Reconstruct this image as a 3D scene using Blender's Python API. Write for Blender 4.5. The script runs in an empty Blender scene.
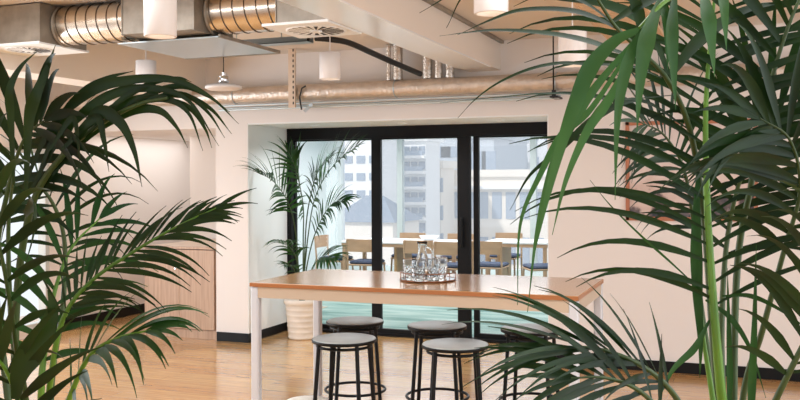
import bpy, math, random
from math import sin, cos, pi, radians, sqrt
from mathutils import Vector, Matrix, noise
random.seed(7)
SC = bpy.context.scene
COL = SC.collection

# ------------------------------------------------------------------ camera
F_PX, YAW, EYE, HOR, ROLL = 898.0, radians(21.1), 1.62, 181.0, 0.004
cam_d = bpy.data.cameras.new('camera'); cam = bpy.data.objects.new('camera', cam_d); COL.objects.link(cam)
cam_d.sensor_width = 36; cam_d.lens = F_PX/800*36
cam_d.shift_y = -(200-HOR)/800
cam_d.clip_start = 0.05; cam_d.clip_end = 500
cam.matrix_world = Matrix.Translation((0, 0, EYE)) @ Matrix.Rotation(YAW, 4, 'Z') @ Matrix.Rotation(pi/2, 4, 'X') @ Matrix.Rotation(-ROLL, 4, 'Z')
SC.camera = cam

# ------------------------------------------------------------------ world, sun, fill lights
w = bpy.data.worlds.new('world'); SC.world = w; w.use_nodes = True
nt = w.node_tree; nt.nodes.clear()
out = nt.nodes.new('ShaderNodeOutputWorld'); bg = nt.nodes.new('ShaderNodeBackground')
bg.inputs[0].default_value = (0.88, 0.94, 1.0, 1); bg.inputs[1].default_value = .95
nt.links.new(bg.outputs[0], out.inputs[0])

def lamp(name, kind, loc, rot, power, color=(1, 1, 1), size=None, **kw):
    d = bpy.data.lights.new(name, kind); d.energy = power; d.color = color
    if kind == 'AREA':
        d.shape = 'RECTANGLE'; d.size, d.size_y = size
    for k, v in kw.items(): setattr(d, k, v)
    o = bpy.data.objects.new(name, d); COL.objects.link(o)
    o.location = loc; o.rotation_euler = rot
    return o
lamp('sun', 'SUN', (0, 20, 30), (radians(48), 0, radians(-25)), 2.6, (1, .96, .9), angle=radians(2))
# area fills added to stand in for daylight from assumed back and right windows
lamp('daylight_fill_back', 'AREA', (-1.8, -3.3, 1.6), (radians(90), 0, 0), 46, (.88, .94, 1.0), (8.6, 2.2))
lamp('daylight_fill_right', 'AREA', (3.3, 2.6, 1.6), (radians(90), 0, radians(90)), 88, (.86, .93, 1.0), (7.6, 2.2))
lamp('daylight_fill_left', 'AREA', (-6.9, 4.6, 1.2), (radians(90), 0, radians(-90)), 100, (.84, .92, 1.0), (3.6, 1.8))  # fill added inside the left window to boost its daylight
# overhead area fills added out of view, over the office and rooms beyond
lamp('overhead_fill_open_office', 'AREA', (.6, 2.6, 2.86), (0, 0, 0), 75, (.88, .94, 1.0), (3.4, 1.8))
lamp('overhead_fill_left', 'AREA', (-3.8, 3.3, 2.86), (0, 0, 0), 80, (.88, .94, 1.0), (2.2, 2.0))
lamp('overhead_fill_meeting_room', 'AREA', (-4.0, 12.2, 2.41), (0, 0, 0), 165, (1, .99, .98), (5.0, 4.0))
lamp('overhead_fill_recess', 'AREA', (-6.55, 9.2, 2.16), (0, 0, 0), 8, (1, .98, .96), (.7, 1.8))

SC.view_settings.view_transform = 'Standard'; SC.view_settings.look = 'None'
SC.view_settings.gamma = 1; SC.view_settings.use_curve_mapping = False
SC.view_settings.exposure = 0.22
SC.cycles.use_denoising = True
SC.cycles.max_bounces = 8; SC.cycles.diffuse_bounces = 5; SC.cycles.glossy_bounces = 4
SC.cycles.transmission_bounces = 8; SC.cycles.transparent_max_bounces = 16
SC.cycles.sample_clamp_indirect = 6; SC.cycles.caustics_reflective = False; SC.cycles.caustics_refractive = False

# ------------------------------------------------------------------ helpers
def at(px, py, D):
    """a point seen at (px,py) of the 800x400 frame, D metres along the view axis"""
    u = px-400; v = -(py-HOR)-ROLL*u
    cx = u/F_PX; cz = v/F_PX
    return Vector(((cx*cos(YAW)-sin(YAW))*D, (cx*sin(YAW)+cos(YAW))*D, EYE+cz*D))

class MB:
    def __init__(s): s.v = []; s.f = []; s.sm = []; s.mi = []
    def add(s, vs, fs, smooth=False, m=0):
        b = len(s.v); s.v += [tuple(q) for q in vs]
        for f in fs: s.f.append(tuple(b+i for i in f)); s.sm.append(smooth); s.mi.append(m)
        return s
    def box(s, x0, x1, y0, y1, z0, z1, m=0, bev=0.0):
        if x0 > x1: x0, x1 = x1, x0
        if y0 > y1: y0, y1 = y1, y0
        if z0 > z1: z0, z1 = z1, z0
        b = min(bev, (x1-x0)*.45, (y1-y0)*.45, (z1-z0)*.45)
        if b <= 0:
            vs = [(x, y, z) for z in (z0, z1) for y in (y0, y1) for x in (x0, x1)]
            fs = [(0, 2, 3, 1), (4, 5, 7, 6), (0, 1, 5, 4), (2, 6, 7, 3), (0, 4, 6, 2), (1, 3, 7, 5)]
            return s.add(vs, fs, False, m)
        rings = []
        for (z, i) in ((z0, b), (z0+b, 0), (z1-b, 0), (z1, b)):
            X0, X1, Y0, Y1 = x0+i, x1-i, y0+i, y1-i
            c = b*.999 if i == 0 else b*.5
            rings.append([(X0+c, Y0, z), (X1-c, Y0, z), (X1, Y0+c, z), (X1, Y1-c, z), (X1-c, Y1, z), (X0+c, Y1, z), (X0, Y1-c, z), (X0, Y0+c, z)])
        vs = [p for r in rings for p in r]
        fs = [tuple(reversed(range(8))), tuple(range(24, 32))]
        for k in range(3):
            for i in range(8):
                j = (i+1) % 8; fs.append((k*8+i, k*8+j, k*8+8+j, k*8+8+i))
        return s.add(vs, fs, False, m)
    def tube(s, pts, r, n=10, m=0, cap=True, smooth=True, radii=None, closed=False):
        pts = [Vector(p) for p in pts]; N = len(pts)
        vs = []; prev = None
        for i, p in enumerate(pts):
            if closed: t = pts[(i+1) % N]-pts[i-1]
            else: t = (pts[min(i+1, N-1)]-pts[max(i-1, 0)])
            t.normalize()
            if prev is None:
                a = Vector((0, 0, 1)) if abs(t.z) < .9 else Vector((1, 0, 0))
                u = t.cross(a).normalized()
            else:
                u = (prev-t*prev.dot(t)).normalized()
            prev = u; vv = t.cross(u)
            R = radii[i] if radii else r
            for k in range(n):
                a = 2*pi*k/n; vs.append(p+(u*cos(a)+vv*sin(a))*R)
        fs = []
        for i in range(N if closed else N-1):
            for k in range(n):
                j = (k+1) % n; i2 = (i+1) % N
                fs.append((i*n+k, i*n+j, i2*n+j, i2*n+k))
        s.add(vs, fs, smooth, m)
        if cap and not closed:
            s.add(vs[:n], [tuple(reversed(range(n)))], False, m); s.add(vs[-n:], [tuple(range(n))], False, m)
        return s
    def lathe(s, prof, c=(0, 0, 0), n=32, m=0, smooth=True, fn=None):
        """prof: list of (r,z); r=0 ends close"""
        vs = []; fs = []
        for i, (r, z) in enumerate(prof):
            for k in range(n):
                a = 2*pi*k/n; rr = fn(r, z, a, i, k) if fn else r
                vs.append((c[0]+rr*cos(a), c[1]+rr*sin(a), c[2]+z))
        for i in range(len(prof)-1):
            for k in range(n):
                j = (k+1) % n; fs.append((i*n+k, i*n+j, (i+1)*n+j, (i+1)*n+k))
        return s.add(vs, fs, smooth, m)
    def disc(s, c, r, n=32, m=0, flip=False):
        vs = [(c[0]+r*cos(2*pi*k/n), c[1]+r*sin(2*pi*k/n), c[2]) for k in range(n)]
        f = tuple(range(n)); return s.add(vs, [tuple(reversed(f)) if flip else f], False, m)
    def cyl(s, c, r, z0, z1, n=32, m=0, bev=0.0):
        s.lathe([(r-bev, z0), (r, z0+bev), (r, z1-bev), (r-bev, z1)] if bev else [(r, z0), (r, z1)], (c[0], c[1], 0), n, m)
        s.disc((c[0], c[1], z0), r-bev, n, m, True); return s.disc((c[0], c[1], z1), r-bev, n, m)
    def build(s, name, mat, parent=None, rot=None, loc=None):
        me = bpy.data.meshes.new(name); me.from_pydata(s.v, [], s.f)
        mats = mat if isinstance(mat, (list, tuple)) else [mat]
        for q in mats: me.materials.append(q)
        me.polygons.foreach_set('use_smooth', s.sm); me.polygons.foreach_set('material_index', s.mi)
        me.update()
        o = bpy.data.objects.new(name, me); COL.objects.link(o)
        if parent: o.parent = parent
        if loc is not None: o.location = loc
        if rot is not None: o.rotation_euler = rot
        return o

def tag(o, label=None, cat=None, group=None, kind=None):
    if label: o['label'] = label
    if cat: o['category'] = cat
    if group: o['group'] = group
    if kind: o['kind'] = kind
    return o
def empty(name, loc, label=None, cat=None, group=None, rz=0, kind=None):
    o = bpy.data.objects.new(name, None); o.empty_display_size = .1; COL.objects.link(o)
    o.location = loc; o.rotation_euler = (0, 0, rz)
    return tag(o, label, cat, group, kind)
def copy_tree(o, loc=None, rz=None, label=None, parent=None):
    c = o.copy(); COL.objects.link(c); c.parent = parent
    for ch in list(o.children): copy_tree(ch, parent=c)
    if loc is not None: c.location = loc
    if rz is not None: c.rotation_euler = (0, 0, rz)
    if label: c['label'] = label
    return c
def struct(name, mb, mat, parent=None, label=None):
    o = mb.build(name, mat, parent)
    if not parent: o['kind'] = 'structure'
    return o
def B(*a, **k): return MB().box(*a, **k)

# ------------------------------------------------------------------ materials
def lin(c):
    return tuple(((x/255)/12.92 if x/255 <= .04045 else ((x/255+.055)/1.055)**2.4) for x in c)+(1,)
def mat(name, rgb, rough=.5, metal=0.0, var=0.0, scale=6.0, bump=0.0, bscale=40, spec=.5, stretch=(1, 1, 1), rgb2=None, detail=4, **kw):
    m = bpy.data.materials.new(name); m.use_nodes = True; t = m.node_tree; p = t.nodes['Principled BSDF']
    p.inputs['Base Color'].default_value = lin(rgb); p.inputs['Roughness'].default_value = rough; p.inputs['Metallic'].default_value = metal
    p.inputs['Specular IOR Level'].default_value = spec
    for k, v in kw.items(): p.inputs[k].default_value = v
    tc = t.nodes.new('ShaderNodeTexCoord'); mp = t.nodes.new('ShaderNodeMapping'); mp.inputs['Scale'].default_value = stretch
    t.links.new(tc.outputs['Object'], mp.inputs['Vector'])
    if var or rgb2:
        n = t.nodes.new('ShaderNodeTexNoise'); n.inputs['Scale'].default_value = scale; n.inputs['Detail'].default_value = detail
        t.links.new(mp.outputs[0], n.inputs['Vector'])
        r = t.nodes.new('ShaderNodeValToRGB')
        a = lin(rgb2) if rgb2 else tuple(x*(1-var) for x in lin(rgb)[:3])+(1,)
        b = lin(rgb) if rgb2 else tuple(min(1, x*(1+var)) for x in lin(rgb)[:3])+(1,)
        r.color_ramp.elements[0].color = a; r.color_ramp.elements[1].color = b
        r.color_ramp.elements[0].position = .32; r.color_ramp.elements[1].position = .68
        t.links.new(n.outputs['Fac'], r.inputs[0]); t.links.new(r.outputs[0], p.inputs['Base Color'])
    if bump:
        n2 = t.nodes.new('ShaderNodeTexNoise'); n2.inputs['Scale'].default_value = bscale
        t.links.new(mp.outputs[0], n2.inputs['Vector'])
        bm = t.nodes.new('ShaderNodeBump'); bm.inputs['Strength'].default_value = bump; bm.inputs['Distance'].default_value = .01
        t.links.new(n2.outputs['Fac'], bm.inputs['Height']); t.links.new(bm.outputs[0], p.inputs['Normal'])
    return m
def emis(name, rgb, s):
    m = bpy.data.materials.new(name); m.use_nodes = True; p = m.node_tree.nodes['Principled BSDF']
    p.inputs['Base Color'].default_value = lin(rgb); p.inputs['Emission Color'].default_value = lin(rgb); p.inputs['Emission Strength'].default_value = s
    return m
def thin_glass(name, tint=(1, 1, 1), refl=.08, milk=0.0):
    m = bpy.data.materials.new(name); m.use_nodes = True; t = m.node_tree; t.nodes.clear()
    o = t.nodes.new('ShaderNodeOutputMaterial'); tr = t.nodes.new('ShaderNodeBsdfTransparent'); g = t.nodes.new('ShaderNodeBsdfGlossy')
    tr.inputs[0].default_value = tint+(1,); g.inputs['Roughness'].default_value = .02
    fr = t.nodes.new('ShaderNodeFresnel'); fr.inputs[0].default_value = 1.45
    ge = t.nodes.new('ShaderNodeNewGeometry'); ml = t.nodes.new('ShaderNodeMath'); ml.operation = 'MULTIPLY_ADD'; ml.inputs[1].default_value = -1; ml.inputs[2].default_value = 1
    t.links.new(ge.outputs['Backfacing'], ml.inputs[0]); mu = t.nodes.new('ShaderNodeMath'); mu.operation = 'MULTIPLY'
    t.links.new(ml.outputs[0], mu.inputs[0]); t.links.new(fr.outputs[0], mu.inputs[1])
    mx = t.nodes.new('ShaderNodeMixShader'); t.links.new(mu.outputs[0], mx.inputs[0]); t.links.new(tr.outputs[0], mx.inputs[1]); t.links.new(g.outputs[0], mx.inputs[2])
    last = mx
    if milk:
        d = t.nodes.new('ShaderNodeBsdfTranslucent'); d.inputs[0].default_value = (.95, .97, 1, 1)
        m2 = t.nodes.new('ShaderNodeMixShader'); m2.inputs[0].default_value = milk
        t.links.new(mx.outputs[0], m2.inputs[1]); t.links.new(d.outputs[0], m2.inputs[2]); last = m2
    t.links.new(last.outputs[0], o.inputs[0]); return m

def floor_mat():
    m = bpy.data.materials.new('oak_floor'); m.use_nodes = True; t = m.node_tree; p = t.nodes['Principled BSDF']
    tc = t.nodes.new('ShaderNodeTexCoord')
    br = t.nodes.new('ShaderNodeTexBrick'); br.inputs['Scale'].default_value = 1; br.offset = .37
    br.inputs['Brick Width'].default_value = 1.5; br.inputs['Row Height'].default_value = .15
    br.inputs['Mortar Size'].default_value = .0015; br.inputs['Color1'].default_value = lin((216, 174, 116)); br.inputs['Color2'].default_value = lin((198, 150, 96))
    br.inputs['Mortar'].default_value = lin((150, 104, 66))
    t.links.new(tc.outputs['Object'], br.inputs['Vector'])
    mp = t.nodes.new('ShaderNodeMapping'); mp.inputs['Scale'].default_value = (1.2, 14, 1); t.links.new(tc.outputs['Object'], mp.inputs['Vector'])
    n = t.nodes.new('ShaderNodeTexNoise'); n.inputs['Scale'].default_value = 2.5; n.inputs['Detail'].default_value = 6; t.links.new(mp.outputs[0], n.inputs['Vector'])
    r = t.nodes.new('ShaderNodeValToRGB'); r.color_ramp.elements[0].position = .3; r.color_ramp.elements[1].position = .7
    r.color_ramp.elements[0].color = (.74, .68, .62, 1); r.color_ramp.elements[1].color = (1.05, 1.03, 1.0, 1); t.links.new(n.outputs['Fac'], r.inputs[0])
    mx = t.nodes.new('ShaderNodeMix'); mx.data_type = 'RGBA'; mx.blend_type = 'MULTIPLY'; mx.inputs[0].default_value = 1
    t.links.new(br.outputs['Color'], mx.inputs[6]); t.links.new(r.outputs[0], mx.inputs[7]); t.links.new(mx.outputs[2], p.inputs['Base Color'])
    p.inputs['Roughness'].default_value = .2; p.inputs['Specular IOR Level'].default_value = .7; p.inputs['Coat Weight'].default_value = .6; p.inputs['Coat Roughness'].default_value = .15; p.inputs['Coat IOR'].default_value = 1.6
    bm = t.nodes.new('ShaderNodeBump'); bm.inputs['Strength'].default_value = .02; bm.inputs['Distance'].default_value = .003
    t.links.new(n.outputs['Fac'], bm.inputs['Height']); t.links.new(bm.outputs[0], p.inputs['Normal'])
    return m
def carpet_mat():
    m = mat('teal_carpet', (168, 190, 186), .9, rgb2=(92, 134, 128), scale=1.6, stretch=(.7, 3.2, 1), detail=5, bump=.2, bscale=300)
    return m
def art_mat():
    m = bpy.data.materials.new('art_print'); m.use_nodes = True; t = m.node_tree; p = t.nodes['Principled BSDF']; p.inputs['Roughness'].default_value = .15
    tc = t.nodes.new('ShaderNodeTexCoord'); sx = t.nodes.new('ShaderNodeSeparateXYZ'); t.links.new(tc.outputs['Object'], sx.inputs[0])
    n = t.nodes.new('ShaderNodeTexNoise'); n.inputs['Scale'].default_value = 5; n.inputs['Detail'].default_value = 8; t.links.new(tc.outputs['Object'], n.inputs['Vector'])
    a = t.nodes.new('ShaderNodeMath'); a.operation = 'MULTIPLY_ADD'; a.inputs[1].default_value = .9; t.links.new(n.outputs['Fac'], a.inputs[0]); t.links.new(sx.outputs['Z'], a.inputs[2])
    r = t.nodes.new('ShaderNodeValToRGB'); e = r.color_ramp.elements
    e[0].position = .02; e[0].color = lin((38, 30, 34)); e[1].position = .14; e[1].color = lin((96, 78, 74))
    for pos, c in ((.2, (205, 180, 168)), (.5, (222, 205, 198)), (.9, (214, 200, 196))):
        q = e.new(pos); q.color = lin(c)
    t.links.new(a.outputs[0], r.inputs[0]); t.links.new(r.outputs[0], p.inputs['Base Color']); return m
def leaf_mat(name, c1, c2, trans=.15, rough=.42):
    m = bpy.data.materials.new(name); m.use_nodes = True; t = m.node_tree; p = t.nodes['Principled BSDF']; o = t.nodes['Material Output']
    tc = t.nodes.new('ShaderNodeTexCoord'); n = t.nodes.new('ShaderNodeTexNoise'); n.inputs['Scale'].default_value = 4; n.inputs['Detail'].default_value = 3
    t.links.new(tc.outputs['Object'], n.inputs['Vector'])
    r = t.nodes.new('ShaderNodeValToRGB'); r.color_ramp.elements[0].color = lin(c1); r.color_ramp.elements[1].color = lin(c2)
    r.color_ramp.elements[0].position = .35; r.color_ramp.elements[1].position = .65
    t.links.new(n.outputs['Fac'], r.inputs[0]); t.links.new(r.outputs[0], p.inputs['Base Color'])
    p.inputs['Roughness'].default_value = rough; p.inputs['Specular IOR Level'].default_value = .24
    tl = t.nodes.new('ShaderNodeBsdfTranslucent'); hs = t.nodes.new('ShaderNodeHueSaturation'); hs.inputs['Value'].default_value = 1.8
    t.links.new(r.outputs[0], hs.inputs['Color']); t.links.new(hs.outputs[0], tl.inputs[0])
    mx = t.nodes.new('ShaderNodeMixShader'); mx.inputs[0].default_value = trans
    t.links.new(p.outputs[0], mx.inputs[1]); t.links.new(tl.outputs[0], mx.inputs[2]); t.links.new(mx.outputs[0], o.inputs[0]); return m

M = dict(
    wall=mat('wall_paint', (232, 226, 222), .75, bump=.03, bscale=200),
    white=mat('white_paint', (240, 244, 246), .6),
    soffit=mat('white_gloss_soffit', (248, 250, 252), .3, **{'Coat Weight': 1.0, 'Coat Roughness': .22, 'Coat IOR': 1.9}),
    ceiling=mat('ceiling_paint', (228, 219, 209), .85),
    reveal=mat('reveal_paint', (238, 240, 240), .6),
    floor=floor_mat(), carpet=carpet_mat(),
    black=mat('black_skirting', (10, 10, 11), .5, spec=.25),
    alu=mat('black_aluminium', (8, 8, 10), .5, .0, spec=.2),
    glass=thin_glass('pane_glass'), winglass=thin_glass('window_glass'),
    galv=mat('galvanised_steel', (150, 143, 132), .5, .5, var=.18, scale=9, bump=.05, bscale=30),
    spiral=mat('spiral_duct_steel', (216, 208, 196), .24, 1.0, var=.12, scale=7, bump=.03, bscale=14),
    seam=mat('duct_seam', (96, 84, 72), .4, .8),
    foil=mat('foil_insulation', (208, 196, 184), .42, .65, var=.1, scale=14, bump=.8, bscale=38),
    crinkle=mat('crinkled_foil', (215, 208, 200), .25, .95, bump=.9, bscale=60),
    steel=mat('zinc_steel', (188, 200, 205), .3, .9),
    conduit=mat('zinc_conduit', (206, 220, 226), .35, .4),
    chrome=mat('chrome', (220, 220, 222), .1, 1.0),
    hose=mat('black_rubber', (22, 22, 24), .5),
    beige_metal=mat('beige_strut_paint', (214, 196, 178), .5),
    lampw=mat('lamp_white', (226, 220, 217), .5),
    glow=emis('lamp_glow', (255, 244, 226), 2.2),
    oak_top=mat('table_veneer', (170, 130, 92), .16, var=.10, scale=3, stretch=(1, 12, 1), spec=.6),
    oak_edge=mat('table_edge', (158, 100, 56), .35),
    apron=mat('apron_shaded_beige', (186, 168, 148), .5),  # beige deepened to carry the shade under the tabletop
    table_white=mat('table_powder_coat', (198, 200, 206), .4),
    stool_black=mat('stool_black_metal', (7, 6, 6), .45, 0, spec=.25),
    stool_seat=mat('stool_seat_sheen_grey', (158, 162, 160), .35, spec=.8, var=.06, scale=14),  # base colour greyed to hold the window sheen on a dark seat
    cab=mat('cabinet_woodgrain', (196, 166, 142), .5, rgb2=(172, 142, 120), scale=3, stretch=(14, 14, .8), detail=6),
    cab_top=mat('cabinet_top_laminate', (226, 206, 186), .45),
    copper=mat('copper_frame', (132, 84, 58), .3, .8),
    framew=mat('frame_wood', (176, 112, 82), .5, var=.1),
    art=art_mat(),
    planter=mat('cream_ceramic', (230, 220, 208), .55, var=.05, scale=8),
    soil=mat('potting_soil', (46, 32, 24), .95, bump=.6, bscale=60),
    rope=mat('white_woven_rope', (236, 230, 220), .9, bump=.8, bscale=90),
    birch=mat('beech_wood', (184, 150, 120), .5, var=.08, scale=4, stretch=(1, 1, 4)),
    blue=mat('blue_seat_fabric', (58, 72, 98), .9, bump=.2, bscale=200),
    tabwhite=mat('white_laminate', (236, 238, 240), .3),
    beechdark=mat('oak_panel', (188, 150, 106), .5, var=.08, scale=3, stretch=(1, 1, 4)),
    crystal=None, mirror=mat('mirror_base', (225, 215, 205), .05, 1.0),
    bwhite=mat('building_white', (238, 238, 236), .8), bcream=mat('building_cream', (232, 222, 208), .8, var=.04, scale=.3),
    bpale=mat('building_pale', (214, 216, 218), .8, var=.06, scale=.8),
    bgrey=mat('building_grey', (176, 184, 192), .7), bblue=mat('building_glazing', (142, 156, 172), .25),
    bshade=mat('building_balcony_panel', (150, 166, 184), .4), tealal=mat('pale_green_mullion', (200, 206, 206), .5),
    slate=mat('slate_roof', (120, 134, 150), .7),
    slat=mat('timber_slat', (222, 190, 152), .6, var=.08), darkslot=mat('dark_slot', (20, 20, 20), .7),
    asphalt=mat('street_asphalt', (170, 172, 174), .9),
)
g = bpy.data.materials.new('cut_glass'); g.use_nodes = True; p = g.node_tree.nodes['Principled BSDF']
p.inputs['Transmission Weight'].default_value = 1; p.inputs['Roughness'].default_value = .03; p.inputs['IOR'].default_value = 1.35; p.inputs['Base Color'].default_value = (.97, .98, .98, 1)
M['crystal'] = g
M['leaf_dark'] = leaf_mat('palm_leaf_dark', (12, 32, 12), (30, 56, 20))
M['leaf_olive'] = leaf_mat('palm_leaf_olive', (22, 42, 12), (44, 66, 20))
M['leaf_green'] = leaf_mat('palm_leaf_green', (30, 66, 30), (64, 104, 56), .25)
M['leaf_mid'] = leaf_mat('palm_leaf_mid', (18, 52, 22), (46, 84, 34), .2)
M['stem'] = mat('palm_stem', (104, 150, 44), .4, rgb2=(74, 118, 34), scale=5)
M['stem_dark'] = mat('palm_stem_dark', (52, 74, 30), .45, var=.2)

# ------------------------------------------------------------------ room shell
WY = 7.87; CZ = 2.88; DY = 8.72
struct('floor', B(-8.2, 3.4, -3.4, 8.80, -.12, 0).box(-7.2, -5.06, 8.80, 10.5, -.12, 0), M['floor'])
struct('ceiling', B(-7.2, 3.4, -3.4, WY+.2, CZ, CZ+.15), M['ceiling'])
wb = MB()
wb.box(-5.05, -4.68, WY, 8.86, 0, CZ)                 # pier left of the sliding door
wb.box(-1.63, 3.4, WY, 8.86, 0, CZ)                   # right of the door
wb.box(-4.68, -1.63, WY, 8.86, 2.205, CZ)             # header over the door
wb.box(-7.2, -5.05, WY, WY+.2, 2.165, CZ)             # header over the recess
struct('wall_back', wb, M['wall'])
# white reveal lining of the door recess
rv = MB(); rv.box(-4.685, -4.672, WY+.002, DY-.03, .092, 2.2); rv.box(-4.672, -1.64, WY+.002, DY-.03, 2.192, 2.206); rv.box(-1.64, -1.628, WY+.002, DY-.03, .092, 2.2)
struct('trim_1', rv, M['reveal'])
# recess beside the cabinet
struct('wall_recess', MB().box(-6.2, -5.05, 9.1, 9.25, 0, 2.165).box(-6.2, -6.08, 9.25, 10.5, 0, 2.165).box(-7.1, -6.08, 10.4, 10.5, 0, 2.3), M['wall'])
struct('ceiling_recess', B(-7.1, -5.05, WY+.2, 10.5, 2.165, 2.25), M['wall'])
# left wall with tall window
WL0, WL1, WLz0, WLz1 = 3.2, 7.66, .08, 1.98
lw = MB(); lw.box(-7.15, -7.0, WL1, 10.5, 0, CZ); lw.box(-7.15, -7.0, -3.4, WL0, 0, CZ); lw.box(-7.15, -7.0, WL0, WL1, WLz1, CZ); lw.box(-7.15, -7, WL0, WL1, 0, WLz0)
struct('wall_left', lw, M['wall'])
wf = empty('window_1', (-7.06, WL0, WLz0), kind='structure')
fr = MB()
for y in (WL0+.001, WL0+1.42, WL0+2.85, WL1-.051): fr.box(-.05, .05, y-WL0, y-WL0+.05, .01, WLz1-WLz0-.01)
fr.box(-.05, .05, .0, WL1-WL0, 0, .05); fr.box(-.05, .05, 0, WL1-WL0, WLz1-WLz0-.05, WLz1-WLz0)
fr.build('window_frame', M['tealal'], wf); B(-.006, .006, .02, WL1-WL0-.02, .02, WLz1-WLz0-.02).build('glass_pane', M['winglass'], wf)
# right wall and wall behind the camera: both mostly window
rw = MB(); rw.box(3.4, 3.5, -3.4, WY, 0, .5); rw.box(3.4, 3.5, -3.4, WY, 2.7, CZ); rw.box(3.4, 3.5, -3.4, -1.2, .5, 2.7); rw.box(3.4, 3.5, 6.4, WY, .5, 2.7)
for y in (1.3, 3.8): rw.box(3.4, 3.5, y, y+.12, .5, 2.7)
struct('wall_right', rw, M['wall'])
fw = MB(); fw.box(-7.15, 3.5, -3.5, -3.4, 0, .5); fw.box(-7.15, 3.5, -3.5, -3.4, 2.7, CZ); fw.box(-7.15, -6.1, -3.5, -3.4, .5, 2.7); fw.box(2.5, 3.5, -3.5, -3.4, .5, 2.7)
for x in (-4, -1.8, .4): fw.box(x, x+.12, -3.5, -3.4, .5, 2.7)
struct('wall_front', fw, M['wall'])
# skirting
bb = MB(); bb.box(-1.63, 3.4, WY-.015, WY-.001, 0.001, .092); bb.box(-5.04, -4.68, WY-.015, WY-.001, 0.001, .092); bb.box(-4.684, -4.666, WY-.015, DY-.05, .001, .092)
bb.box(-1.646, -1.632, WY-.015, DY-.05, .001, .092)
struct('baseboard_back', bb, M['black'])
struct('baseboard_left', B(-7.0, -6.985, WL1, 10.4, .001, .11), M['black'])
# beams
bm_ = B(-2.36, -2.06, -3.4, WY, 2.612, CZ); o = struct('ceiling_beam', bm_, M['ceiling'])
struct('trim_2', B(-2.36, -2.06, -3.4, WY-.35, 2.6, 2.6115), M['soffit'])
struct('ceiling_beam', B(-5.5, -5.17, -3.4, WY, 2.47, CZ), M['ceiling'])
struct('trim_3', B(-2.062, -2.03, -3.0, WY-.0, CZ-.028, CZ-.002), M['galv'])

# ------------------------------------------------------------------ sliding door
dr = empty('door_1', (0, DY, 0), kind='structure')
f = MB(); f.box(-4.668, -1.63, -.04, .08, 2.07, 2.192); f.box(-4.668, -4.615, -.04, .08, 0, 2.07); f.box(-1.72, -1.63, -.04, .08, 0, 2.07)
f.box(-4.615, -1.72, -.04, .08, .001, .03)
f.build('door_frame', M['alu'], dr)
def leafpanel(x0, x1, dy, sl, sr):
    q = MB(); q.box(x0, x0+sl, dy, dy+.045, .03, 2.07); q.box(x1-sr, x1, dy, dy+.045, .03, 2.07)
    q.box(x0+sl, x1-sr, dy, dy+.045, .03, .075); q.box(x0+sl, x1-sr, dy, dy+.045, 2.055, 2.07)
    l = q.build('door_panel', M['alu'], dr)
    B(x0+sl, x1-sr, dy+.018, dy+.026, .075, 2.055).build('glass_pane', M['glass'], l)
    return l
leafpanel(-4.612, -3.66, .03, .01, .02)
a = leafpanel(-3.68, -2.60, -.02, .105, .135)
b = leafpanel(-2.58, -1.72, .03, .055, .03)
MB().box(-2.70, -2.67, -.06, -.04, .95, 1.25, bev=.006).build('door_handle', M['alu'], a)

# ------------------------------------------------------------------ meeting room beyond the door
FY = 15.0
struct('floor_2', B(-7.4, 1.2, 8.80, FY, -.12, -.004), M['carpet'])
struct('ceiling_2', B(-7.4, 1.2, 8.86, FY, 2.42, 2.5), M['white'])
struct('wall_meeting_room', MB().box(-7.4, -7.25, 10.5, FY, 0, 2.42).box(1.1, 1.2, 8.86, FY, 0, 2.42).box(-7.4, -6.08, 10.5, 10.55, 0, 2.42).box(-5.05, -4.9, 8.86, 9.25, 0, 2.42), M['white'])
win = empty('window_2', (0, FY, 0), kind='structure')
q = MB(); q.box(-7.25, 1.1, 0, .1, 2.36, 2.42); q.box(-7.25, 1.1, 0, .1, 0, .10)
q.build('window_frame', M['white'], win)
MB().box(-7.25, -6.92, -.05, .1, .1, 2.36).build('window_post', M['white'], win)
for x in (-5.84, -3.42, -1.2): MB().box(x, x+.10, -.02, .1, .1, 2.36).build('window_post', M['tealal'], win)
B(-7.25, 1.1, .05, .06, .1, 2.36).build('glass_pane', thin_glass('hazy_window_glass', (.97, .98, 1), milk=.2), win)

# chairs and tables in there
def make_chair():
    r = empty('meeting_chair', (0, 0, 0), 'x', 'chair', 'chairs in the meeting room')
    s = MB(); s.box(-.21, .21, -.20, .22, .415, .44, bev=.01); s.build('seat', M['birch'], r)
    MB().box(-.205, .205, -.19, .215, .44, .485, bev=.02).build('cushion', M['blue'], r)
    bk = MB(); n = 8
    vs = []; 
    for z in (.62, .80):
        for i in range(n+1):
            x = -.215+.43*i/n; y = -.235-.035*cos(pi*(i/n-.5)*1)
            vs += [(x, y, z), (x, y+.018, z)]
    k = 2*(n+1); fs = []
    for i in range(n):
        a0 = 2*i; fs += [(a0, a0+2, k+a0+2, k+a0), (a0+1, k+a0+1, k+a0+3, a0+3), (k+a0, k+a0+2, k+a0+3, k+a0+1), (a0, a0+1, a0+3, a0+2)]
    fs += [(0, k, k+1, 1), (2*n, 2*n+1, k+2*n+1, k+2*n)]
    bk.add(vs, fs); bk.build('backrest', M['birch'], r)
    for sx in (-1, 1):
        MB().tube([(sx*.205, -.235, 0), (sx*.205, -.215, .44), (sx*.205, -.243, .79)], .014, 8).build('leg', M['birch'], r)
        MB().tube([(sx*.205, .22, 0), (sx*.19, .19, .43)], .015, 8).build('leg', M['birch'], r)
    return r
ch = make_chair()
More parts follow.
